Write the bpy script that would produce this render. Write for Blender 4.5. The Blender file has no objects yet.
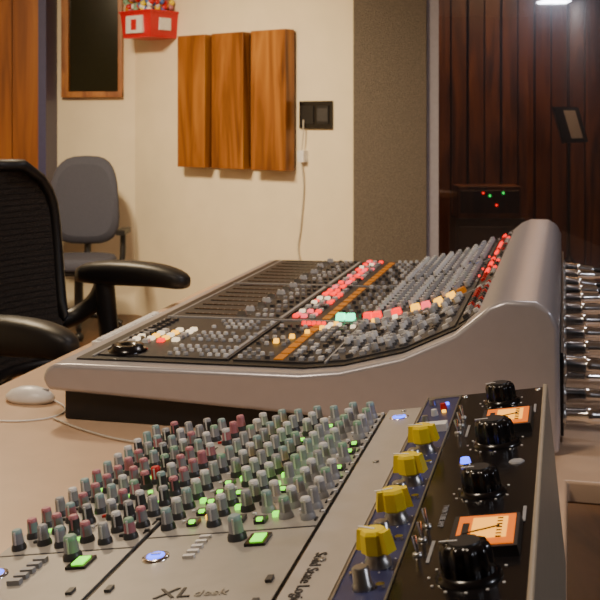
import bpy, math, random
from mathutils import Vector, Matrix
random.seed(7)
PSI=math.radians(-13.6)
# ---------------------------------------------------------------- materials
def new_mat(name):
    m=bpy.data.materials.new(name); m.use_nodes=True
    nt=m.node_tree; b=nt.nodes['Principled BSDF']; return m,nt,b
def mat(name,col,rough=.5,metal=0,emit=None,es=0,var=.06,bump=0,scale=40,spec=.5):
    m,nt,b=new_mat(name)
    tc=nt.nodes.new('ShaderNodeTexCoord'); n=nt.nodes.new('ShaderNodeTexNoise')
    n.inputs['Scale'].default_value=scale; n.inputs['Detail'].default_value=3
    nt.links.new(tc.outputs['Object'],n.inputs['Vector'])
    r=nt.nodes.new('ShaderNodeValToRGB')
    r.color_ramp.elements[0].position=.3; r.color_ramp.elements[1].position=.7
    r.color_ramp.elements[0].color=[c*(1-var) for c in col]+[1]
    r.color_ramp.elements[1].color=[min(1,c*(1+var)) for c in col]+[1]
    nt.links.new(n.outputs['Fac'],r.inputs['Fac']); nt.links.new(r.outputs['Color'],b.inputs['Base Color'])
    b.inputs['Roughness'].default_value=rough; b.inputs['Metallic'].default_value=metal
    b.inputs['Specular IOR Level'].default_value=spec
    if emit:
        b.inputs['Emission Color'].default_value=list(emit)+[1]; b.inputs['Emission Strength'].default_value=es
    if bump:
        bp=nt.nodes.new('ShaderNodeBump'); bp.inputs['Strength'].default_value=bump; bp.inputs['Distance'].default_value=.01
        nt.links.new(n.outputs['Fac'],bp.inputs['Height']); nt.links.new(bp.outputs['Normal'],b.inputs['Normal'])
    return m
def wood(name,c1,c2,c3,sc=(9,9,.9),rough=.4,dist=1.6,lo=.32,hi=.68,detail=8):
    m,nt,b=new_mat(name)
    tc=nt.nodes.new('ShaderNodeTexCoord'); mp=nt.nodes.new('ShaderNodeMapping'); mp.inputs['Scale'].default_value=sc
    n=nt.nodes.new('ShaderNodeTexNoise'); n.inputs['Scale'].default_value=1.3; n.inputs['Detail'].default_value=detail; n.inputs['Distortion'].default_value=dist
    r=nt.nodes.new('ShaderNodeValToRGB'); e=r.color_ramp.elements
    e[0].position=lo; e[0].color=c1+(1,); e[1].position=hi; e[1].color=c3+(1,)
    x=e.new((lo+hi)/2); x.color=c2+(1,)
    nt.links.new(tc.outputs['Object'],mp.inputs['Vector']); nt.links.new(mp.outputs['Vector'],n.inputs['Vector'])
    nt.links.new(n.outputs['Fac'],r.inputs['Fac']); nt.links.new(r.outputs['Color'],b.inputs['Base Color'])
    b.inputs['Roughness'].default_value=rough
    return m
M={}
M['silver']=mat('console_silver',(.48,.455,.485),.30,.4,var=.02)
M['silver2']=mat('panel_silver',(.54,.51,.48),.38,.35,var=.03)
M['black']=mat('black_plastic',(.012,.011,.012),.45)
M['blackg']=mat('black_gloss',(.008,.007,.008),.2)
M['panel']=mat('dark_panel',(.035,.031,.032),.5,var=.1)
M['panel2']=mat('charcoal_panel',(.05,.047,.05),.5,var=.1)
M['taupe']=mat('module_face',(.40,.375,.34),.42,.25,var=.04)
M['knob']=mat('grey_knob',(.33,.335,.36),.4)
M['knobl']=mat('light_knob',(.68,.68,.70),.35)
M['knobd']=mat('dark_knob',(.045,.045,.05),.4)
M['pink']=mat('pink_cap',(.52,.20,.24),.4)
M['red']=mat('red_cap',(.55,.012,.012),.4)
M['teal']=mat('teal_cap',(.27,.40,.41),.4)
M['green']=mat('green_cap',(.24,.42,.30),.4)
M['bluecap']=mat('blue_cap',(.08,.16,.5),.4)
M['yellow']=mat('yellow_cap',(1.0,.74,.01),.5)
M['chrome']=mat('chrome',(.88,.85,.83),.20,1,var=.02)
M['steel']=mat('brushed_steel',(.45,.44,.43),.3,.9)
M['purple']=mat('indigo_panel',(.035,.04,.12),.4,var=.05)
M['tan']=mat('desk_laminate',(.60,.41,.27),.38,var=.04,scale=15)
M['sidep']=mat('rack_side',(.34,.285,.215),.45,var=.05)
M['white']=mat('white_plastic',(.85,.84,.84),.35)
M['offw']=mat('offwhite_cable',(.6,.55,.47),.5)
M['wall']=mat('cream_plaster',(.93,.81,.60),.8,var=.03,scale=6,bump=.25)
M['dwall']=mat('dark_wall_cloth',(.07,.05,.035),.9)
M['fabric']=mat('acoustic_fabric',(.245,.205,.165),.95,var=.4,scale=170,bump=.9)
M['lav']=mat('lavender_trim',(.50,.47,.54),.5)
M['bluetrim']=mat('blue_trim',(.05,.05,.14),.5)
M['ceil']=mat('ceiling_paint',(.45,.40,.32),.9)
M['wood1']=wood('walnut_orange',(.10,.027,.004),(.31,.105,.016),(.47,.19,.032),(8,8,.8),.33,1.0,.28,.72,5)
M['wood2']=wood('door_wood',(.13,.035,.005),(.29,.09,.013),(.40,.145,.025),(7,7,.5),.4,.8)
M['wood3']=wood('dark_slats',(.012,.004,.002),(.035,.011,.004),(.07,.024,.008),(9,9,.6))
M['wood4']=wood('booth_slats',(.045,.013,.004),(.12,.038,.011),(.20,.07,.02),(7,7,.6))
M['floor']=wood('floor_wood',(.08,.04,.02),(.14,.07,.035),(.18,.09,.045),(6,.7,6))
M['woodframe']=wood('frame_wood',(.24,.07,.01),(.42,.15,.025),(.52,.21,.04),(9,9,2))
M['dglass']=mat('dark_window_pane',(.022,.02,.009),.15)
M['bluefab']=mat('blue_grey_fabric',(.085,.09,.13),.9,var=.15,scale=200,bump=.3)
M['mesh']=mat('chair_mesh',(.030,.023,.019),.75,var=.7,scale=160,bump=.6)
def em(n,c,s,bc=.35): M[n]=mat(n,[x*bc for x in c],.4,emit=c,es=s)
em('e_green',(.01,1,.12),2.0); em('e_lime',(.22,1,.02),2.4); em('e_red',(1,.012,.008),2.6); em('e_yel',(1,.45,.01),3.0)
em('e_white',(1,.78,.5),1.6); em('e_pink',(1,.09,.11),2.2); em('e_orange',(1,.30,.01),.24); em('e_blue',(.05,.10,1),4.5); em('e_vu',(1,.19,.004),1.0,.3); em('e_vub',(1,.40,.03),2.2,.3)
em('e_lamp',(.85,.9,1),30); em('e_warm',(1,.8,.55),6); em('e_cyan',(.005,1,.42),4.5)
# glass: clear pane with sharp reflection, soft bloom of smears
g,nt,b=new_mat('window_glass'); nt.nodes.remove(b)
tr=nt.nodes.new('ShaderNodeBsdfTransparent'); tr.inputs['Color'].default_value=(.9,.88,.86,1)
gl=nt.nodes.new('ShaderNodeBsdfGlossy'); gl.inputs['Roughness'].default_value=.02
g3=nt.nodes.new('ShaderNodeBsdfGlossy'); g3.inputs['Roughness'].default_value=.15; g3.inputs['Color'].default_value=(.85,.9,1,1)
g2=nt.nodes.new('ShaderNodeBsdfGlossy'); g2.inputs['Roughness'].default_value=.24; g2.inputs['Color'].default_value=(.85,.88,1,1)
ns=nt.nodes.new('ShaderNodeTexNoise'); ns.inputs['Scale'].default_value=2.2; ns.inputs['Detail'].default_value=5
tc=nt.nodes.new('ShaderNodeTexCoord'); nt.links.new(tc.outputs['Object'],ns.inputs['Vector'])
mr=nt.nodes.new('ShaderNodeMapRange'); mr.inputs['From Min'].default_value=.3; mr.inputs['From Max'].default_value=.7; mr.inputs['To Min'].default_value=.008; mr.inputs['To Max'].default_value=.035
nt.links.new(ns.outputs['Fac'],mr.inputs['Value'])
mx=nt.nodes.new('ShaderNodeMixShader'); mx.inputs['Fac'].default_value=.12
mx2=nt.nodes.new('ShaderNodeMixShader'); nt.links.new(mr.outputs['Result'],mx2.inputs['Fac'])
mx3=nt.nodes.new('ShaderNodeMixShader'); mx3.inputs['Fac'].default_value=.03
nt.links.new(tr.outputs[0],mx.inputs[1]); nt.links.new(gl.outputs[0],mx.inputs[2]); nt.links.new(mx.outputs[0],mx3.inputs[1]); nt.links.new(g3.outputs[0],mx3.inputs[2]); nt.links.new(mx3.outputs[0],mx2.inputs[1]); nt.links.new(g2.outputs[0],mx2.inputs[2])
nt.links.new(mx2.outputs[0],nt.nodes['Material Output'].inputs['Surface'])
M['glass']=g
# ---------------------------------------------------------------- mesh builder
I3=Matrix.Identity(3)
class MB:
    def __init__(s): s.V=[];s.F=[];s.MI=[];s.S=[];s.mats=[]
    def mi(s,k):
        if k not in s.mats: s.mats.append(k)
        return s.mats.index(k)
    def add(s,vs,fs,k,smooth=False):
        o=len(s.V); s.V+=[Vector(v) for v in vs]; i=s.mi(k)
        for f in fs: s.F.append([a+o for a in f]); s.MI.append(i); s.S.append(smooth)
    def box(s,c,d,k,R=I3,t=1.0):
        c=Vector(c); vs=[]
        for z in(-.5,.5):
            q=t if z>0 else 1
            for x,y in((-.5,-.5),(.5,-.5),(.5,.5),(-.5,.5)): vs.append(c+R@Vector((x*d[0]*q,y*d[1]*q,z*d[2])))
        s.add(vs,[(3,2,1,0),(4,5,6,7),(0,1,5,4),(1,2,6,5),(2,3,7,6),(3,0,4,7)],k)
    def bx(s,x0,x1,y0,y1,z0,z1,k): s.box(((x0+x1)/2,(y0+y1)/2,(z0+z1)/2),(abs(x1-x0),abs(y1-y0),abs(z1-z0)),k)
    def lathe(s,c,prof,k,seg=12,R=I3,lobes=0,la=.1,smooth=True,sx=1,sy=1):
        c=Vector(c); vs=[]; n=len(prof)
        for r,z in prof:
            for i in range(seg):
                a=2*math.pi*i/seg; rr=r*(1+la*math.cos(lobes*a)) if lobes else r
                vs.append(c+R@Vector((rr*math.cos(a)*sx,rr*math.sin(a)*sy,z)))
        fs=[]
        for j in range(n-1):
            for i in range(seg):
                k2=(i+1)%seg; fs.append((j*seg+i,j*seg+k2,(j+1)*seg+k2,(j+1)*seg+i))
        s.add(vs,fs,k,smooth)
        s.add(vs[:seg][::-1],[tuple(range(seg))],k); s.add(vs[-seg:],[tuple(range(seg))],k)
    def cyl(s,c,r,h,k,seg=12,R=I3,r2=None): s.lathe(c,[(r,0),(r if r2 is None else r2,h)],k,seg,R)
    def prism(s,pts,y0,y1,k,smooth=False):
        n=len(pts); vs=[(p[0],y0,p[1]) for p in pts]+[(p[0],y1,p[1]) for p in pts]
        fs=[tuple(range(n)),tuple(range(2*n-1,n-1,-1))]
        for i in range(n): j=(i+1)%n; fs.append((i,i+n,j+n,j))
        s.add(vs,fs,k,smooth)
    def prismz(s,pts,z0,z1,k):
        n=len(pts); vs=[(p[0],p[1],z0) for p in pts]+[(p[0],p[1],z1) for p in pts]
        fs=[tuple(range(n-1,-1,-1)),tuple(range(n,2*n))]
        for i in range(n): j=(i+1)%n; fs.append((i,j,j+n,i+n))
        s.add(vs,fs,k)
    def ball(s,c,r,k,seg=12,R=I3,sc=(1,1,1)):
        prof=[(max(r*math.sin(math.pi*i/8),1e-4)*1,-r*math.cos(math.pi*i/8)*sc[2]) for i in range(9)]
        s.lathe(c,prof,k,seg,R,sx=sc[0],sy=sc[1])
    def tube(s,pts,r,k,seg=8,sub=6):
        P=[Vector(p) for p in pts]; Q=[]
        if len(P)>2 and sub>1:
            E=[P[0]*2-P[1]]+P+[P[-1]*2-P[-2]]
            for i in range(1,len(E)-2):
                for j in range(sub):
                    t=j/sub; a,b,c,d=E[i-1],E[i],E[i+1],E[i+2]
                    Q.append(.5*((2*b)+(c-a)*t+(2*a-5*b+4*c-d)*t*t+(3*b-a-3*c+d)*t**3))
            Q.append(P[-1])
        else: Q=P
        vs=[];up=Vector((0,0,1))
        for i,p in enumerate(Q):
            t=(Q[min(i+1,len(Q)-1)]-Q[max(i-1,0)]).normalized()
            if abs(t.z)>.95: up=Vector((0,1,0))
            else: up=Vector((0,0,1))
            x=t.cross(up).normalized(); y=x.cross(t)
            rr=r[0]+(r[1]-r[0])*i/(len(Q)-1) if isinstance(r,tuple) else r
            for j in range(seg):
                a=2*math.pi*j/seg; vs.append(p+x*math.cos(a)*rr+y*math.sin(a)*rr)
        fs=[(i*seg+j,i*seg+(j+1)%seg,(i+1)*seg+(j+1)%seg,(i+1)*seg+j) for i in range(len(Q)-1) for j in range(seg)]
        s.add(vs,fs,k,True); s.add(vs[:seg],[tuple(range(seg-1,-1,-1))],k); s.add(vs[-seg:],[tuple(range(seg))],k)
    def obj(s,name,parent=None,origin=(0,0,0),bevel=0,seg=2,sub=0,rot=None):
        me=bpy.data.meshes.new(name); o0=Vector(origin)
        me.from_pydata([tuple(v-o0) for v in s.V],[],s.F)
        for k in s.mats: me.materials.append(M[k])
        for p,i,sm in zip(me.polygons,s.MI,s.S): p.material_index=i; p.use_smooth=sm
        me.update()
        o=bpy.data.objects.new(name,me); bpy.context.scene.collection.objects.link(o)
        if bevel:
            bv=o.modifiers.new('bevel','BEVEL'); bv.width=bevel; bv.segments=seg; bv.limit_method='ANGLE'; bv.angle_limit=math.radians(35)
            for p in me.polygons: p.use_smooth=True
            wn=o.modifiers.new('wn','WEIGHTED_NORMAL'); wn.keep_sharp=True
        if sub:
            ss=o.modifiers.new('sub','SUBSURF'); ss.levels=sub; ss.render_levels=sub
            for p in me.polygons: p.use_smooth=True
        if parent: o.parent=parent
        else:
            o.location=o0
            if rot is not None: o.rotation_euler=(0,0,rot)
        return o
def empty(name,loc,rot=0):
    e=bpy.data.objects.new(name,None); e.location=loc; e.rotation_euler=(0,0,rot); e.empty_display_size=.1
    bpy.context.scene.collection.objects.link(e); return e
def W(u,v,z=0):
    c,s=math.cos(PSI),math.sin(PSI); return Vector((u*c-v*s,u*s+v*c,z))
def eW(name,u,v,z): return empty(name,W(u,v,z),PSI),(u,v,z)
def text(body,parent,origin,pos,R,size,k,name,ext=.0004):
    cu=bpy.data.curves.new(name,'FONT'); cu.body=body; cu.size=size; cu.extrude=ext; cu.materials.append(M[k])
    o=bpy.data.objects.new(name,cu); bpy.context.scene.collection.objects.link(o)
    mm=R.to_4x4(); mm.translation=Vector(pos)-Vector(origin); o.parent=parent; o.matrix_local=mm
    return o
# ================================================================= MIXING CONSOLE (large)
prof=[(-.985,.866),(-.5,.872),(-.42,.882),(-.3,.914),(-.2,.962),(-.155,.992)]
def zc(u):
    if u<=prof[0][0]: return prof[0][1]
    for a,b in zip(prof,prof[1:]):
        if u<=b[0]: return a[1]+(b[1]-a[1])*(u-a[0])/(b[0]-a[0])
    return prof[-1][1]
def RT(t):
    return Matrix(((math.cos(t),0,-math.sin(t)),(0,1,0),(math.sin(t),0,math.cos(t))))
def Rc(u): return RT(math.atan2(zc(u+.01)-zc(u-.01),.02))
V0,V1=2.05,3.74
E,O=eW('mixing_console',-.5,2.9,.75)
b=MB()
sil=[(-1.03,.812),(-1.042,.835),(-1.036,.855),(-1.015,.866),(-.985,.868),(-.5,.874),(-.42,.884),(-.3,.916),(-.2,.964),(-.155,1.002),(-.135,1.020),(-.105,1.032),(-.05,1.032),(-.022,1.016),(-.008,.985),(-.006,.80),(-.008,.752),(-.16,.752),(-.30,.778),(-.5,.795)]
b.prism(sil,V0,V1,'silver'); b.obj('body',E,O,bevel=.014,seg=4)
b=MB(); b.bx(-1.0,-.02,V0+.02,V1-.02,.7505,.82,'black'); b.obj('plinth',E,O,bevel=.004)
b=MB()
def slab(u0,u1,v0,v1,k,h=.006,lift=0):
    us=[u0]+[p[0] for p in prof if u0<p[0]<u1]+[u1]
    top=[(u,zc(u)+h+lift) for u in us]; bot=[(u,zc(u)-.006+lift) for u in us][::-1]
    b.prism((top+bot)[::-1],v0,v1,k)
slab(-.985,-.135,V0+.045,V1-.035,'black',.0055)
vs_=[(2.125,2.555),(2.58,3.115),(3.14,3.675)]
for (a,c) in vs_:
    slab(-.950,-.665,a,c,'panel',.009); slab(-.655,-.465,a,c,'panel',.009); slab(-.455,-.205,a,c,'panel2',.009); slab(-.198,-.145,a,c,'panel',.009)
for (a,c) in vs_:
    n=int((c-a)/.06)
    for i in range(n):
        s0=a+.012+i*(c-a-.02)/n; slab(-.572,-.553,s0,s0+.048,'e_orange',.011)
    slab(-.68,-.672,a+.01,c-.01,'knob',.010)
slab(-.4625,-.458,2.115,3.69,'knob',.010); slab(-.96,-.955,2.115,3.69,'knob',.008)
for v in (2.567,3.127): slab(-.96,-.14,v-.004,v+.004,'knob',.011)
b.obj('control_surface',E,O)
b=MB()
H=.009
def at(u,v,dz=0): return (u,v,zc(u)+H+dz)
def btn(u,v,k,su=.012,sv=.014,h=.006): b.box(at(u,v,h/2-.001),(su,sv,h+.002),k,Rc(u),.85)
def knob(u,v,k,r=.008,h=.018,cap=None):
    R=Rc(u); b.lathe(at(u,v,-.001),[(r*1.2,0),(r*1.15,h*.25),(r*.85,h*.35)],'knobd',10,R)
    p0=Vector(at(u,v,-.001))+R@Vector((0,0,h*.3)); b.lathe(p0,[(r*.82,0),(r*.8,h*.66),(r*.7,h*.7)],k,10,R)
    if cap:
        p=Vector(at(u,v,-.001))+R@Vector((0,0,h)); b.cyl(p,r*.66,.0015,cap,8,R)
    p=Vector(at(u,v,-.001))+R@Vector((-r*.4,0,h+.0018)); b.box(p,(r*.7,r*.2,.002),'white',R)
# jog wheel
b.lathe(at(-.9,2.165,-.002),[(.042,0),(.042,.006),(.036,.009),(.033,.016),(.02,.016),(.014,.012)],'blackg',28)
b.lathe(at(-.875,2.165,.013),[(.007,0),(.006,.003)],'knobd',12)
for i in range(5):
    for j in range(4):
        k=['e_white','e_yel','e_white','e_yel'][(i+j)%4] if j in(1,2) and i in(1,2,3) else random.choice(['e_white','knobl','knobl','e_red','knob'])
        btn(-.925+j*.03,2.245+i*.03+j*.012,k,.015,.018,.007)
for i in range(11):
    for j in range(8):
        u=-.80+j*.0175; v=2.15+i*.037
        if (i%4!=3) and random.random()<.88: b.lathe(at(u,v,-.001),[(.0058,0),(.0054,.006),(.004,.007)],random.choice(['knob','knobl','knob','knobl']),8)
for i in range(9):
    for j in range(2):
        btn(-.940+j*.02,2.29+i*.028,'knobd',.012,.016)
# faders
for (a,c) in vs_[1:]:
    n=8
    for i in range(n):
        v=a+.035+i*(c-a-.06)/(n-1)
        b.box(at(-.845,v,.0005),(.17,.005,.002),'blackg')
        for q in range(10): b.box(at(-.925+q*.018,v+.012,.0003),(.0015,.009,.001),'knob')
        fu=-.775+random.uniform(-.008,.008)
        b.box(at(fu,v,.006),(.024,.013,.012),'knobl' if i%2 else 'steel',t=.7); b.box(at(fu,v,.0126),(.003,.010,.001),'black')
        for q in range(2): btn(-.740+q*.018,v,random.choice(['knobl','knob','knobd','knobl']),.010,.014)
        btn(-.705,v,random.choice(['knobd','knobl','knob']),.010,.014); btn(-.688,v,'knobd',.01,.014)
        for q,kk in enumerate([['e_pink','e_red','e_white','e_red','knobl'],['e_pink','e_red','knobl','e_white'],['knobl','knobd','e_red','knob']]):
            btn(-.643+q*.021,v,random.choice(kk),.014,.020,.007)
            btn(-.643+q*.021,v+.031,random.choice(['knobl','knob','e_pink','e_red','knobd']),.012,.016,.005)
        for q in range(4): b.lathe(at(-.538+q*.019,v+.01,-.001),[(.006,0),(.005,.009)],random.choice(['knobl','knob','knobd']),8)
# near section B
for i in range(12):
    for j in range(4):
        if random.random()<.85 and i%4!=3: b.lathe(at(-.645+j*.019,2.145+i*.034,-.001),[(.006,0),(.005,.007)],random.choice(['knob','knobl','knobd']),8)
    for j in range(4):
        if random.random()<.85: btn(-.535+j*.02,2.145+i*.034,random.choice(['knob','knobl','knobd','e_white' if i>8 else 'knob']),.011,.017)
# near section C (master)
for i in range(12):
    for j in range(9):
        u=-.445+j*.0275; v=2.145+i*.032
        if random.random()<.85:
            if (i//3+j//3)%2: knob(u,v,random.choice(['knob','knobl']),.0082,.016,random.choice(['knobl','knob']))
            else: btn(u,v,random.choice(['knobl','knob','knobd','knobl']),.013,.017,.007)
# lit row across
for u,k in [(-.527,'e_cyan'),(-.503,'e_cyan'),(-.46,'e_red'),(-.438,'e_red'),(-.41,'knobl'),(-.39,'e_red'),(-.345,'e_yel'),(-.32,'e_pink'),(-.29,'e_yel'),(-.26,'e_yel'),(-.235,'e_orange')]:
    btn(u,2.60,k,.021,.030,.014)
for i in range(9): btn(-.435+i*.025,2.540,random.choice(['e_yel','knobl','e_white','knob']),.012,.016,.008)
for i in range(5): btn(-.61+i*.022,2.30+i*.055,'e_yel',.011,.013,.009); btn(-.6+i*.012,2.52,'e_red',.009,.012,.008)
# channel knobs
rows=24
for i in range(rows):
    v=2.655+i*(3.66-2.655)/(rows-1)
    if abs(v-3.127)<.014: continue
    for j in range(9):
        u=-.442+j*.0275
        knob(u,v,'knob' if j%3 else 'knobl',.0078,.017,random.choice(['knobl','knobl','knob','bluecap' if j>6 else 'knobl']))
        if random.random()<.3: b.box(at(u+.013,v+.018,.002),(.005,.005,.005),random.choice(['knobl','e_lime','knobl','e_red','knobd']),Rc(u))
    btn(-.188,v,random.choice(['e_red','red','e_red']),.011,.020,.007); btn(-.168,v,random.choice(['red','knobd','knobl','e_red']),.009,.014,.006)
for i in range(12):
    v=2.14+i*.034
    btn(-.185,v,random.choice(['knobl','red','knobd','knob']),.012,.018,.008); btn(-.165,v,random.choice(['knobl','red','knobd']),.010,.014,.007)
b.obj('controls',E,O)
# ================================================================= XLR CABLES behind console
E,O=eW('xlr_cable_loom',.03,2.8,.752)
b=MB()
b.bx(-.0055,.000,2.10,3.70,.775,.93,'black')
q=1.4
def RXt(a,bb):
    zz=Vector((1,a,bb)).normalized(); yy=zz.cross(Vector((0,0,1))).normalized(); xx=yy.cross(zz)
    return Matrix((xx,yy,zz)).transposed()
for i in range(10):
    for row in range(2):
        v=2.12+i*.16+row*.075; z=.808+row*.080
        R=RXt(random.uniform(-.12,.12),random.uniform(-.10,.06))
        b.lathe((-.001,v,z),[(.0155*q,0),(.0155*q,.004),(.012*q,.006)],'steel',16,RXt(0,0))
        b.lathe((.002,v,z),[(.0098*q,0),(.0105*q,.003),(.0105*q,.026*q),(.0118*q,.028*q),(.0118*q,.036*q),(.0104*q,.038*q),(.0098*q,.062*q),(.0075*q,.066*q)],'chrome',16,R)
        e0=Vector((.002,v,z))+R@Vector((0,0,.064*q)); b.lathe(e0,[(.0072*q,0),(.0065*q,.012),(.005*q,.03)],'black' if (i+row)%3 else 'chrome',12,R)
        e1=e0+R@Vector((0,0,.012))
        b.tube([e1,e1+Vector((.045,0,-.008)),(.21,v-.02,max(z-.04,.770)),(.27,v-.05,.764),(.36,v-.10+random.uniform(-.03,.03),.764)],.0045,random.choice(['knobd','steel','black','white']),6)
b.obj('connectors',E,O)
# ================================================================= SMALL MIXER (near)
TS=math.atan(.16); RS=RT(TS)
def zs(u): return .8975+.16*(u+.567)
E,O=eW('mixing_console.001',-.4,1.1,.75)
b=MB(); b.prism([(-.604,.751),(-.604,zs(-.604)-.004),(-.192,zs(-.192)-.004),(-.192,.751)][::-1],.64,1.552,'silver2'); b.obj('chassis',E,O,bevel=.004)
b=MB()
def slab2(u0,u1,v0,v1,k,z0=-.006,z1=0): b.prism([(u0,zs(u0)+z0),(u1,zs(u1)+z0),(u1,zs(u1)+z1),(u0,zs(u0)+z1)],v0,v1,k)
slab2(-.600,-.441,.65,1.548,'taupe'); slab2(-.434,-.249,.65,1.548,'taupe'); slab2(-.243,-.196,.65,1.548,'silver2',-.006,.002)
slab2(-.4405,-.4345,.65,1.548,'blackg',-.006,-.002); slab2(-.2485,-.2435,.65,1.548,'blackg',-.006,-.002)
slab2(-.600,-.441,1.074,1.0765,'knobd',0,.0006); slab2(-.434,-.249,1.098,1.1005,'knobd',0,.0006)
def a2(u,v,dz=0): return (u,v,zs(u)+dz)
def tallknob(u,v,body,cap,r=.0072,h=.023,skirt='knobd'):
    b.lathe(a2(u,v,-.001),[(r*1.25,0),(r*1.2,h*.2),(r*.95,h*.34)],skirt,12,RS)
    p=Vector(a2(u,v,-.001))+RS@Vector((0,0,h*.3)); b.lathe(p,[(r*.98,0),(r*.84,h*.50)],body,12,RS)
    p=Vector(a2(u,v,-.001))+RS@Vector((0,0,h*.80)); b.lathe(p,[(r*.86,0),(r*.80,h*.15),(r*.62,h*.19)],cap,12,RS)
    p=Vector(a2(u,v,-.001))+RS@Vector((0,-r*.86,h*.62)); b.box(p,(.0020,.0018,h*.6),'white' if cap!='pink' else 'pink',RS)
colsL=['teal','pink','knob','pink','teal','pink']
for j in range(6):
    for i in range(13):
        u=-.583+j*.0255; v=1.095+i*.035+(j%2)*.010
        if random.random()<.9:
            c=colsL[j]; tallknob(u,v,random.choice(['knob','knob','knobd',c]),random.choice([c,c,'knob','pink','knobl','green' if j>2 else 'teal']),.0068,.023)
        b.box(a2(u+.012,v+.016,.001),(.005,.004,.003),random.choice(['white','knobd','e_lime','knobd','red']),RS)
        b.box(a2(u-.011,v+.016,.0003),(.0016,.011,.0008),'black',RS)
tallknob(-.50,1.30,'red','red',.007,.022)
for j in range(7):
    for i in range(13):
        u=-.42+j*.0262; v=1.125+i*.033+(j%2)*.008
        if random.random()<.9 and not(j==1 and i<5): tallknob(u,v,'knob',random.choice(['teal','knobl','green','knobl','knob']),.0070,.024,'knobd' if j<4 else 'knob')
        else:
            b.box(a2(u,v,.002),(.012,.016,.005),'knobd',RS)
            b.box(a2(u,v-.006,.005),(.006,.005,.003),'e_lime',RS)
        if j<5 and random.random()<.6: b.box(a2(u+.0125,v+.015,.002),(.006,.007,.005),random.choice(['e_lime','e_lime','knobd','e_yel']),RS)
        else: b.box(a2(u+.0125,v+.015,.001),(.004,.004,.003),'white',RS)
        b.box(a2(u-.011,v+.015,.0003),(.0016,.010,.0008),'black',RS)
for (u,v) in ((-.302,1.068),(-.483,1.038)):
    b.box(a2(u,v,.001),(.022,.030,.004),'blackg',RS); b.box(a2(u,v,.0035),(.013,.020,.002),'e_lime',RS)
for (u,v) in ((-.402,1.040),(-.572,1.022),(-.222,1.505)):
    b.lathe(a2(u,v,-.001),[(.0145,0),(.014,.003),(.0115,.0035)],'chrome',20,RS); b.lathe(a2(u,v,.001),[(.0105,0),(.009,.0025)],'e_blue',16,RS)
    b.box(a2(u,v,.0045),(.010,.003,.0015),'white',RS)
tallknob(-.327,1.078,'knob','teal',.0085,.026); tallknob(-.500,1.055,'knob','green',.0085,.026)
for i in range(5): b.box(a2(-.365,1.035+i*.013,.001),(.012,.006,.004),'white',RS); b.box(a2(-.535,.995+i*.014,.002),(.014,.008,.006),'knob',RS)
for i in range(6):
    for q in(-.585,-.46,-.42,-.262): b.box(a2(q,.965-i*.05,.001),(.006,.012,.004),'knobd',RS)
for i in range(16):
    for q in (-.445,-.2535): b.box(a2(q,1.12+i*.027,.0005),(.0025,.010,.0012),'black',RS)
for v in (.70,1.0,1.3,1.535): b.lathe(a2(-.22,v,0),[(.004,.001),(.004,.0035),(.002,.0038)],'steel',10,RS)
b.obj('controls',E,O)
R1=RS@Matrix(((0,1,0),(-1,0,0),(0,0,1)))
text('Solid State Logic',E,O,a2(-.230,1.018,.0026),R1,.0165,'knobd','label_text')
text('XL',E,O,a2(-.366,.938,.0006),RS,.030,'black','logo_text')
text('desk',E,O,a2(-.328,.938,.0006),RS,.018,'steel','logo_text_small')
# ================================================================= OUTBOARD RACK
E,O=eW('outboard_rack',-.1,1.1,.75)
b=MB()
def zr(u): return zs(u)+.014
uL,uR=-.188,-.024
b.prism([(uL,.751),(uL,zr(uL)-.006),(uR-.003,zr(uR)-.006),(-.004,.751)][::-1],.64,1.548,'sidep')
b.prism([(uR-.004,.752),(uR-.004,zr(uR)+.002),(uR+.002,zr(uR)+.002),(.003,.752)][::-1],.64,1.556,'sidep')
b.obj('cabinet',E,O,bevel=.002)
b=MB()
def slab3(u0,u1,v0,v1,k,z0=-.006,z1=0): b.prism([(u0,zr(u0)+z0),(u1,zr(u1)+z0),(u1,zr(u1)+z1),(u0,zr(u0)+z1)],v0,v1,k)
def a3(u,v,dz=0): return (u,v,zr(u)+dz)
slab3(-.187,-.142,.66,1.546,'purple'); slab3(-.139,-.028,.66,1.546,'blackg'); slab3(-.1415,-.1395,.66,1.546,'steel',-.006,.0015)
slab3(-.1875,-.1855,.66,1.546,'steel',-.006,.0015); slab3(-.187,-.142,1.535,1.546,'steel',-.006,.001)
UY=-.158
for v,ang in ((.948,-.5),(1.055,.3),(1.168,-.25),(1.283,-.15)):
    b.lathe(a3(UY,v,-.001),[(.0125,0),(.012,.006),(.0105,.008),(.010,.014)],'steel',16,RS)
    Rz=Matrix.Rotation(ang,3,'Z')
    p=Vector(a3(UY,v,-.001))+RS@Vector((0,0,.012)); b.lathe(p,[(.0105,0),(.0135,.002),(.0125,.018),(.0105,.021)],'yellow',8,RS@Rz,smooth=False)
    p=Vector(a3(UY,v,-.001))+RS@Vector((0,0,.0235)); b.box(p,(.036,.013,.018),'yellow',RS@Rz,.82)
    b.box(p+RS@Rz@Vector((-.008,0,.0095)),(.018,.003,.0012),'white',RS@Rz)
    b.lathe(a3(-.163,v-.048,-.001),[(.0095,0),(.0095,.004),(.008,.006),(.0075,.018),(.006,.0195)],'steel',14,RS)
    b.lathe(a3(-.175,v+.042,-.001),[(.005,0),(.0045,.007)],'knob',12,RS)
    b.lathe(a3(-.148,v-.05,-.001),[(.004,0),(.004,.005)],'chrome',10,RS)
    b.lathe(a3(-.178,v-.02,-.001),[(.003,0),(.0025,.004)],random.choice(['knobd','chrome','chrome']),8,RS)
    for q in range(9):
        a=q*math.pi/4.5; b.box(Vector(a3(UY,v,.0003))+RS@Vector((.0175*math.cos(a),.0175*math.sin(a),0)),(.0015,.0015,.0008),'white',RS)
b.box(a3(-.160,1.375,.004),(.036,.018,.010),'white',RS); 
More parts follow.
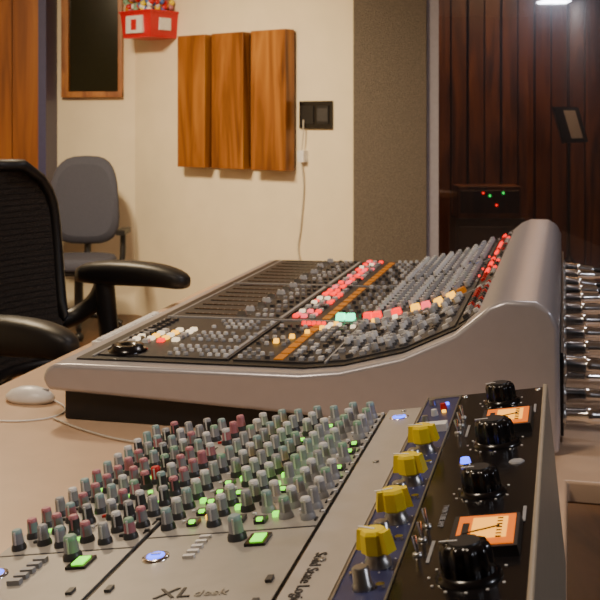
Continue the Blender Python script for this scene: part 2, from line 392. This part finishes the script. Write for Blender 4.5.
for i in range(4): b.lathe(a3(-.175+.009*(i%3),1.42+i*.028,-.001),[(.005,0),(.004,.009)],['steel','knobl','red','steel'][i],10,RS)
for q in range(2): b.lathe(a3(-.155,1.46+q*.04,-.001),[(.003,0),(.003,.004)],['e_yel','e_blue'][q],10,RS)
def bigknob(u,v,s=1):
    b.lathe(a3(u,v,-.001),[(.0255*s,0),(.0255*s,.003),(.021*s,.006)],'blackg',32,RS)
    p=Vector(a3(u,v,-.001))+RS@Vector((0,0,.0055)); b.lathe(p,[(.0195*s,0),(.0190*s,.016*s),(.0175*s,.0205*s),(.014*s,.022*s)],'blackg',60,RS,lobes=10,la=.08)
    p=Vector(a3(u,v,-.001))+RS@Vector((0,0,.0055+.022*s)); b.lathe(p,[(.0125*s,0),(.012*s,.0012)],'black',20,RS)
    p=Vector(a3(u,v,-.001))+RS@Vector((-.012*s,0,.0055+.0228*s)); b.box(p,(.014*s,.002,.0012),'white',RS)
    for q in range(11):
        a=math.radians(-60+q*30+90); b.box(Vector(a3(u,v,.0004))+RS@Vector((.031*s*math.cos(a),.031*s*math.sin(a),0)),(.0022,.0022,.0008),'white',RS)
for (vm,k1,k2) in ((1.375,1.485,1.292),(.99,1.122,.912)):
    bigknob(-.080,k1,.95); bigknob(-.076,k2,1.10)
    b.box(a3(-.068,vm,.003),(.064,.084,.012),'black',RS,.95)
    b.box(a3(-.068,vm,.0092),(.052,.070,.002),'e_vu',RS); b.box(a3(-.065,vm+.003,.0102),(.032,.050,.001),'e_vub',RS)
    b.box(a3(-.072,vm-.004,.0114),(.036,.0014,.001),'black',RS@Matrix.Rotation(.45,3,'Z'))
    for q in range(7): b.box(a3(-.056,vm-.022+q*.0075,.0110),(.005,.0012,.001),'black',RS)
    b.box(a3(-.0865,vm,.0106),(.006,.03,.001),'black',RS)
    for q in range(3):
        b.lathe(a3(-.126,vm+.045-q*.035,-.001),[(.0045,0),(.0045,.003),(.003,.0035)],'steel',12,RS)
        p=Vector(a3(-.126,vm+.045-q*.035,.002)); b.tube([p,p+Vector((-.004,.003,.014))],(.0016,.0026),'chrome',8,1)
    b.box(a3(-.115,vm-.02,.0004),(.003,.05,.0008),'knob',RS); b.box(a3(-.036,vm+.06,.0004),(.003,.04,.0008),'knob',RS)
b.lathe(a3(-.106,1.222,-.001),[(.008,0),(.007,.003)],'chrome',14,RS); b.lathe(a3(-.106,1.222,.001),[(.0062,0),(.005,.006)],'e_blue',12,RS)
b.lathe(a3(-.05,1.215,0),[(.009,0),(.008,.0015)],'knob',6,RS)
for v in(.68,.76,1.535): 
    for u in(-.134,-.034): b.lathe(a3(u,v,-.001),[(.004,0),(.004,.002),(.002,.0025)],'chrome',10,RS)
b.obj('units',E,O)
text('TWIN TUBE AMP',E,O,a3(-.116,1.09,.0006),RS@Matrix(((0,1,0),(-1,0,0),(0,0,1))),.008,'knob','label_text',.0002)
# ================================================================= DESK
E,O=eW('studio_desk',-.5,2.2,.0)
b=MB(); b.prismz([(-1.275,.6),(.0,.6),(.006,1.92),(.42,1.92),(.42,3.9),(-1.275,3.9)],.71,.75,'tan'); b.obj('top',E,O,bevel=.006)
b=MB()
for (u,v) in((-1.15,.72),(-.1,.72),(-1.0,3.75),(.35,3.75),(.35,2.05)): b.bx(u-.03,u+.03,v-.03,v+.03,0,.712,'black')
b.bx(-.9,.3,3.72,3.75,.3,.712,'panel'); b.obj('legs',E,O)
E,O=eW('computer_mouse',-1.12,2.13,.75)
b=MB()
prm=[(.001,0),(.028,.0),(.032,.006),(.031,.014),(.025,.024),(.014,.031),(.001,.033)]
b.lathe((-1.135,2.18,.7505),prm,'white',24,I3,sx=1.8,sy=1.05)
b.obj('shell',E,O)
b=MB(); b.tube([(-1.078,2.18,.756),(-1.04,2.15,.753),(-1.02,2.10,.7525),(-1.04,2.05,.7525),(-1.10,2.02,.7525),(-1.2,2.02,.7525)],.0018,'white'); b.box((-1.10,2.18,.777),(.018,.006,.006),'knob'); b.obj('cord',E,O)
b=MB(); b.tube([W(-1.02,2.06,.753),W(-.93,2.0,.753),W(-.82,1.95,.753),W(-.70,1.94,.753),W(-.55,1.97,.753),W(-.42,2.0,.753),W(-.34,2.045,.753)],.0024,'offw'); b.obj('audio_cable')
E,O=eW('computer_keyboard',-1.17,2.95,.75)
b=MB(); b.bx(-1.245,-1.10,2.74,3.18,.7505,.765,'white')
for i in range(5):
    for j in range(15): b.box((-1.225+i*.026,2.76+j*.0288,.768),(.021,.024,.008),'white',t=.85)
b.obj('body',E,O,bevel=.002)
E,O=eW('equipment_rack',.30,1.35,0)
b=MB(); b.bx(.05,.60,1.0,1.62,.0,.60,'black'); b.obj('case',E,O,bevel=.005)
b=MB()
for i in range(12): b.bx(.07,.58,1.02+i*.05,1.05+i*.05,.600,.612,'panel2')
b.lathe((.13,1.5,.61),[(.004,0),(.004,.006)],'e_blue',10)
b.obj('front_panels',E,O)
# ================================================================= BLACK MESH CHAIR
d=Vector((.917,-.40,0)).normalized(); rot=math.atan2(d.y,d.x)
CE=empty('office_chair',(-.68,3.39,0),rot)
b=MB()
NU,NV=14,14
def backpt(a,t,off=0):
    z=.56+t*.655; w=.265*(1-.16*abs(t-.62)**1.5*3)*(1 if t<.75 else math.sqrt(max(0,1-((t-.75)/.27)**2))*.98+.02)
    if t<.15: w*=.82+.18*(t/.15)
    y=a*w; x=-.25-.05*math.sin(t*2.4)-.06*t+.055*a*a+off
    return Vector((x,y,z))
vs=[];fs=[]
for off in(0,-.012):
    for i in range(NU+1):
        for j in range(NV+1): vs.append(backpt(-1+2*i/NU,j/NV,off))
n1=(NU+1)*(NV+1)
for q in(0,1):
    for i in range(NU):
        for j in range(NV):
            a=q*n1+i*(NV+1)+j; f=(a,a+1,a+NV+2,a+NV+1); fs.append(f if q else f[::-1])
b.add(vs,fs,'mesh',True); b.obj('back_mesh',CE)
b=MB()
loop=[backpt(-1,j/NV,-.006) for j in range(NV+1)]+[backpt(-1+2*i/NU,1,-.006) for i in range(1,NU)]+[backpt(1,1-j/NV,-.006) for j in range(NV+1)]+[backpt(1-2*i/NU,0,-.006) for i in range(1,NU+1)]
b.tube(loop,.020,'black',8,1)
for j in range(1,34):
    b.tube([backpt(-1+2*i/NU,j/34,.001) for i in range(NU+1)],.0012,'black',4,1)
b.tube([(-.05,0,.42),(-.24,0,.46),(-.34,0,.62),(-.36,0,.85)],.028,'black'); b.tube([(-.345,-.2,.72),(-.37,0,.72),(-.345,.2,.72)],.022,'black')
b.lathe((.0,0,.44),[(.001,0),(.20,0),(.235,.012),(.245,.035),(.235,.055),(.19,.062),(.001,.060)],'mesh',32,sx=1.0,sy=1.06)
b.lathe((.0,0,.43),[(.1,0),(.15,.03)],'black',20)
b.cyl((0,0,.10),.03,.26,'black',16); b.cyl((0,0,.3),.02,.14,'chrome',16)
for i in range(5):
    a=i*2*math.pi/5+.3; x,y=math.cos(a),math.sin(a)
    b.tube([(0,0,.12),(x*.15,y*.15,.11),(x*.3,y*.3,.075)],(.03,.018),'black'); b.ball((x*.3,y*.3,.03),.03,'black',12)
for sgn,zt in((1,.875),(-1,.765)):
    y=sgn*.315; 
    b.tube([(-.02,sgn*.12,.42),(-.05,sgn*.27,.46),(-.10,y,.58),(-.13,y,zt-.05)],(.026,.036),'black',10)
    b.tube([(-.27,sgn*.23,zt-.20),(-.22,sgn*.29,zt-.18),(-.16,y,zt-.13),(-.12,y,zt-.05)],.032,'black',10)
b.obj('frame',CE)
for sgn,zt in((1,.882),(-1,.785)):
    b=MB(); y=sgn*.315
    secs=[(-.235,.022,.018,-.022),(-.22,.045,.036,-.010),(-.08,.056,.046,-.002),(.06,.056,.042,.0),(.14,.052,.036,-.008),(.19,.040,.028,-.018),(.205,.015,.012,-.022)]
    vs=[]
    for x,w,h,dz in secs:
        for q in range(12):
            a=2*math.pi*q/12; ca,sa=math.cos(a),math.sin(a)
            vs.append((x,y+w*math.copysign(abs(ca)**.6,ca),zt-.034+dz+h*(1.0 if sgn>0 else 1.35)*math.copysign(abs(sa)**.7,sa)))
    fs=[(i*12+q,i*12+(q+1)%12,(i+1)*12+(q+1)%12,(i+1)*12+q) for i in range(6) for q in range(12)]
    b.add(vs,[f[::-1] for f in fs]+[tuple(range(12)),tuple(range(83,71,-1))],'black',True); b.obj('arm_pad',CE,sub=1)
# ================================================================= BLUE-GREY CHAIR
CE=empty('task_chair',(-1.41,6.95,0),math.radians(-90))
b=MB()
def rrect(w,h,p=3.2,n=28):
    out=[]
    for i in range(n):
        a=2*math.pi*i/n; ca,sa=math.cos(a),math.sin(a)
        out.append((w*math.copysign(abs(ca)**(2/p),ca),h*math.copysign(abs(sa)**(2/p),sa)))
    return out
def cushion(b,c,w,h,t,axis,k,curve=0,topw=1.0):
    n=28; layers=[(-.5,.80),(-.42,.95),(-.2,1),(.2,1),(.42,.95),(.5,.82)]
    vs=[]
    for tt,s in layers:
        for (p,q) in rrect(w*s,h*s):
            p*= (1+(topw-1)*(q/h+1)/2)
            if axis=='x': vs.append((c[0]+tt*t+curve*(p/w)**2*t-.05*(q/h)**2*(1),c[1]+p,c[2]+q))
            else: vs.append((c[0]+p,c[1]+q,c[2]+tt*t))
    m=len(layers); fs=[(i*n+j,i*n+(j+1)%n,(i+1)*n+(j+1)%n,(i+1)*n+j) for i in range(m-1) for j in range(n)]
    b.add(vs,fs,k,True); b.add(vs[:n],[tuple(range(n-1,-1,-1))],k,True); b.add(vs[-n:],[tuple(range(n))],k,True)
cushion(b,(-.20,0,.832),.245,.29,.07,'x','bluefab',.6,.84)
cushion(b,(.02,0,.455),.225,.235,.08,'z','bluefab')
cushion(b,(.02,0,.405),.20,.21,.03,'z','black')
b.obj('cushions',CE)
b=MB()
b.tube([(-.02,0,.39),(-.22,0,.40),(-.29,0,.5),(-.27,0,.75)],.022,'black')
b.cyl((0,0,.11),.028,.28,'black',14)
for i in range(5):
    a=i*2*math.pi/5+.2; x,y=math.cos(a),math.sin(a)
    b.tube([(0,0,.13),(x*.14,y*.14,.115),(x*.28,y*.28,.07)],(.028,.017),'black'); b.ball((x*.28,y*.28,.03),.03,'black',12)
for s in(1,-1):
    b.tube([(.05,s*.15,.40),(.05,s*.265,.41),(.04,s*.285,.5),(.02,s*.285,.635)],.018,'black')
    b.box((.0,s*.285,.65),(.24,.055,.03),'black')
b.obj('frame',CE)
# ================================================================= ROOM
YL,YR=7.6,6.375
T=Vector((.766,-.643,0)); N=Vector((-.643,-.766,0)); P1=Vector((-1.15,YL,0)); tang=math.atan2(T.y,T.x)
b=MB(); b.bx(-3.2,3.2,-2.5,9.6,-.06,0,'floor'); b.obj('floor')
b=MB(); b.bx(-3.2,3.2,-2.5,9.6,2.8,2.86,'ceil'); b.obj('ceiling')
b=MB(); b.bx(-3.28,-3.2,-2.5,9.6,0,2.8,'wall'); b.obj('wall_left')
b=MB(); b.bx(3.2,3.28,-2.5,9.6,0,2.8,'dwall'); b.obj('wall_right')
b=MB(); b.bx(-3.28,3.28,-2.58,-2.5,0,2.8,'dwall'); b.obj('wall_front')
P2=P1+T*1.905
b=MB(); b.prismz([(-1.78,YL),(-1.15,YL),(P2.x,P2.y),(P2.x+.08,P2.y+.0),(P2.x+.08,P2.y+.12),(-1.10,YL+.1),(-1.78,YL+.1)],0,2.8,'wall'); b.obj('wall_back')
b=MB(); x0=P2.x+.0801; wx0=.805; wx1=2.9; wz=.30
b.bx(x0,wx0,YR,YR+.12,0,2.8,'wall'); b.bx(wx0,wx1,YR,YR+.12,0,wz,'wall'); b.bx(wx0,wx1,YR,YR+.12,2.35,2.8,'wall'); b.bx(wx1,3.2,YR,YR+.12,0,2.8,'wall'); b.obj('wall_window')
b=MB(); b.bx(.312,.731,YR-.07,YR-.001,0.001,2.799,'fabric'); b.obj('acoustic_panel')
b=MB()
b.bx(.736,.804,YR-.05,YR+.13,wz-.07,2.42,'lav'); b.bx(wx1,wx1+.07,YR-.05,YR+.13,wz-.07,2.42,'lav'); b.bx(.804,wx1,YR-.05,YR+.13,wz-.07,wz+.002,'lav'); b.bx(.804,wx1,YR-.05,YR+.13,2.35,2.42,'lav')
b.bx(.804,.814,YR+.02,YR+.05,wz,2.35,'steel'); b.bx(.814,wx1,YR+.03,YR+.036,wz+.002,2.35,'glass')
b.obj('window_2')
b=MB()
for i in range(8):
    x=-1.745-.185*i; b.bx(x-.18,x,7.30,7.34,0,2.8,'wood2'); 
b.bx(-3.2,-1.745,7.34,7.70,0,2.8,'wood3'); b.obj('door_1')
b=MB(); b.bx(-1.744,-1.692,7.26,7.599,0,2.8,'bluetrim'); b.obj('trim_1')
b=MB(); zb=1.515
b.bx(-1.648,-1.235,YL-.005,YL-.001,zb,2.6,'dglass')
b.bx(-1.655,-1.605,YL-.05,YL-.001,zb,2.6,'woodframe'); b.bx(-1.262,-1.232,YL-.05,YL-.001,zb,2.6,'woodframe'); b.bx(-1.655,-1.232,YL-.055,YL-.001,zb,zb+.04,'woodframe'); b.bx(-1.655,-1.232,YL-.05,YL-.001,2.56,2.62,'woodframe')
b.obj('window_1',bevel=.004)
def wallE(name,t,z,off=0): 
    p=P1+T*t+N*off; return empty(name,(p.x,p.y,z),tang)
E=wallE('wood_wall_panel',1.005,1.480)
b=MB()
b.bx(-.465,.465,-.045,-.001,-.415,.415,'wood3'); b.obj('backing',E)
for q,(a,c) in enumerate(((-.47,-.215),(-.155,.120),(.185,.47))):
    b=MB(); b.bx(a,c,-.105,-.02,-.43,.43,'wood1'); o=b.obj('plank',E,(a*3,0,q*1.7+.3),bevel=.004); o.location=(a*3,0,q*1.7+.3)
E=wallE('wall_socket',1.635,1.390)
b=MB(); b.bx(-.125,.125,-.018,-.001,-.083,.083,'blackg'); b.bx(-.105,-.01,-.024,-.017,-.055,.055,'black'); b.bx(.015,.105,-.024,-.017,-.055,.055,'black'); b.bx(.02,.1,-.026,-.023,-.04,.04,'panel2')
b.obj('plate',E,bevel=.003)
E=wallE('wall_cable',1.53,1.0)
b=MB(); 
b.tube([(.02,-.025,.36),(.02,-.03,.25),(.0,-.02,.12),(.01,-.012,-.05),(-.015,-.012,-.3),(-.035,-.012,-.42),(.0,-.03,-.55),(.03,-.02,-.9),(.03,-.02,-.99)],.0045,'offw')
b.box((.01,-.022,.14),(.05,.04,.07),'white'); b.obj('cord',E)
# candy dispenser
E=wallE('candy_dispenser',.285,1.905)
b=MB()
def frus(x0,x1,y0,y1,z0,z1,g,k):
    vs=[(x0+g,y0+g,z0),(x1-g,y0+g,z0),(x1-g,y1,z0),(x0+g,y1,z0),(x0,y0,z1),(x1,y0,z1),(x1,y1,z1),(x0,y1,z1)]
    b.add(vs,[(3,2,1,0),(4,5,6,7),(0,1,5,4),(1,2,6,5),(2,3,7,6),(3,0,4,7)],k)
M['redp']=mat('red_plastic',(.62,.008,.015),.3)
frus(-.15,.15,-.25,-.001,0,.17,.015,'redp'); b.bx(-.157,.157,-.257,-.001,.165,.18,'redp')
b.bx(-.085,.075,-.258,-.240,.03,.145,'white'); b.bx(-.03,.02,-.262,-.256,.05,.12,'redp'); b.bx(.137,.153,-.17,-.07,.05,.13,'white')
for i in range(260):
    x,y=random.uniform(-.13,.13),random.uniform(-.23,-.03); z=.185+random.uniform(0,.2)*(1-abs(x)/.22)
    b.ball((x,y,z),.02,random.choice(['yellow','redp','white','green','e_orange','bluecap','pink','white']),8)
b.obj('bin',E)
# ================================================================= LIVE ROOM beyond the glass
b=MB()
b.bx(-3.2,3.2,9.5,9.6,0,2.8,'wood3')
for i in range(20):
    x=.3+i*.145; b.bx(x,x+.125,9.42+.03*(i%2),9.5,0,2.8,'wood4')
b.obj('wall_far')
E=empty('guitar_amplifier',(1.42,8.3,0)); b=MB(); b.bx(-.26,.26,-.16,.16,.0,.62,'black'); b.bx(-.23,.23,-.17,-.16,.06,.56,'panel2'); b.bx(-.24,.24,-.14,.14,.62,.86,'wood4'); b.bx(-.22,.22,-.15,-.14,.66,.83,'wood3')
for i,(k,dz) in enumerate([('e_red',.14),('e_green',.12),('e_red',.05),('e_green',.14)]): b.lathe((-.05+i*.05,-.151,.67+dz),[(.010,0),(.008,.008)],k,10,Matrix(((1,0,0),(0,0,-1),(0,1,0))))
b.obj('cabinet',E,bevel=.004)
E=empty('music_stand',(2.05,8.3,0)); b=MB(); b.tube([(0,0,.3),(0,0,1.2)],.010,'black',8,1)
for i in range(3):
    a=i*2.09+.4; b.tube([(0,0,.32),(.3*math.cos(a),.3*math.sin(a),.012)],.01,'black',8,1)
RM=Matrix.Rotation(.9,3,'Z')@Matrix.Rotation(-.3,3,'X')
b.box((0,-.03,1.32),(.44,.015,.28),'black',RM); b.box(Vector((0,-.03,1.32))+RM@Vector((.03,-.012,0)),(.20,.004,.22),'knobl',RM); b.obj('stand',E)
def fitting(i,x,y,k):
    E=empty('ceiling_lamp' if i==0 else 'ceiling_lamp.%03d'%i,(x,y,2.8)); b=MB(); b.lathe((0,0,-.05),[(.16,0),(.17,.02),(.17,.0495)],'white',28); b.lathe((0,0,-.055),[(.13,0),(.14,.006)],k,24); b.obj('fitting',E)
for i,(x,y,k) in enumerate([(-1.4,4.4,'e_warm'),(.9,3.2,'e_warm'),(-.7,1.2,'e_warm'),(2.95,.15,'e_lamp')]): fitting(i,x,y,k)
def area(loc,p,size,col,rot=(0,0,0)):
    l=bpy.data.lights.new('scene_light','AREA'); l.energy=p; l.size=size; l.color=col
    o=bpy.data.objects.new('scene_light',l); o.location=loc; o.rotation_euler=rot; bpy.context.scene.collection.objects.link(o)
warm=(1,.77,.48)
area((-1.4,4.4,2.73),125,.35,warm,(math.radians(12),math.radians(6),0))
area((.9,3.2,2.73),12,.4,(.95,.86,.86))
area((-.7,1.2,2.73),26,.4,(1,.82,.62))
area((2.95,.15,2.72),42,.34,(.84,.88,1))
def spot(loc,target,p,ang,col,soft=.08):
    l=bpy.data.lights.new('scene_light','SPOT'); l.energy=p; l.spot_size=math.radians(ang); l.spot_blend=1; l.color=col; l.shadow_soft_size=soft
    o=bpy.data.objects.new('scene_light',l); o.location=loc; o.rotation_euler=(Vector(target)-Vector(loc)).to_track_quat('-Z','Y').to_euler(); bpy.context.scene.collection.objects.link(o)
spot((-1.5,5.0,2.68),(-.35,7.0,1.2),210,72,(1,.80,.50))  # unseen wash spot, added to brighten the back wall
b=MB(); b.cyl((-1.5,5.0,2.70),.05,.0995,'black',16); b.obj('added_wash_can')  # can invented to house the added wall wash
area((1.8,8.3,2.7),30,.6,(1,.58,.30))  # unseen warm light added to bring up the booth slats
w=bpy.data.worlds.new('world'); bpy.context.scene.world=w; w.use_nodes=True; w.node_tree.nodes['Background'].inputs['Color'].default_value=(.02,.018,.015,1)
# ================================================================= CAMERA
cam=bpy.data.cameras.new('camera'); co=bpy.data.objects.new('camera',cam); bpy.context.scene.collection.objects.link(co)
co.location=(0,0,1.37); co.rotation_euler=(math.radians(90),0,0); cam.sensor_width=36; cam.lens=65.4; cam.shift_y=-.303; cam.clip_start=.05
cam.dof.use_dof=True; cam.dof.focus_distance=1.5; cam.dof.aperture_fstop=20
bpy.context.scene.camera=co
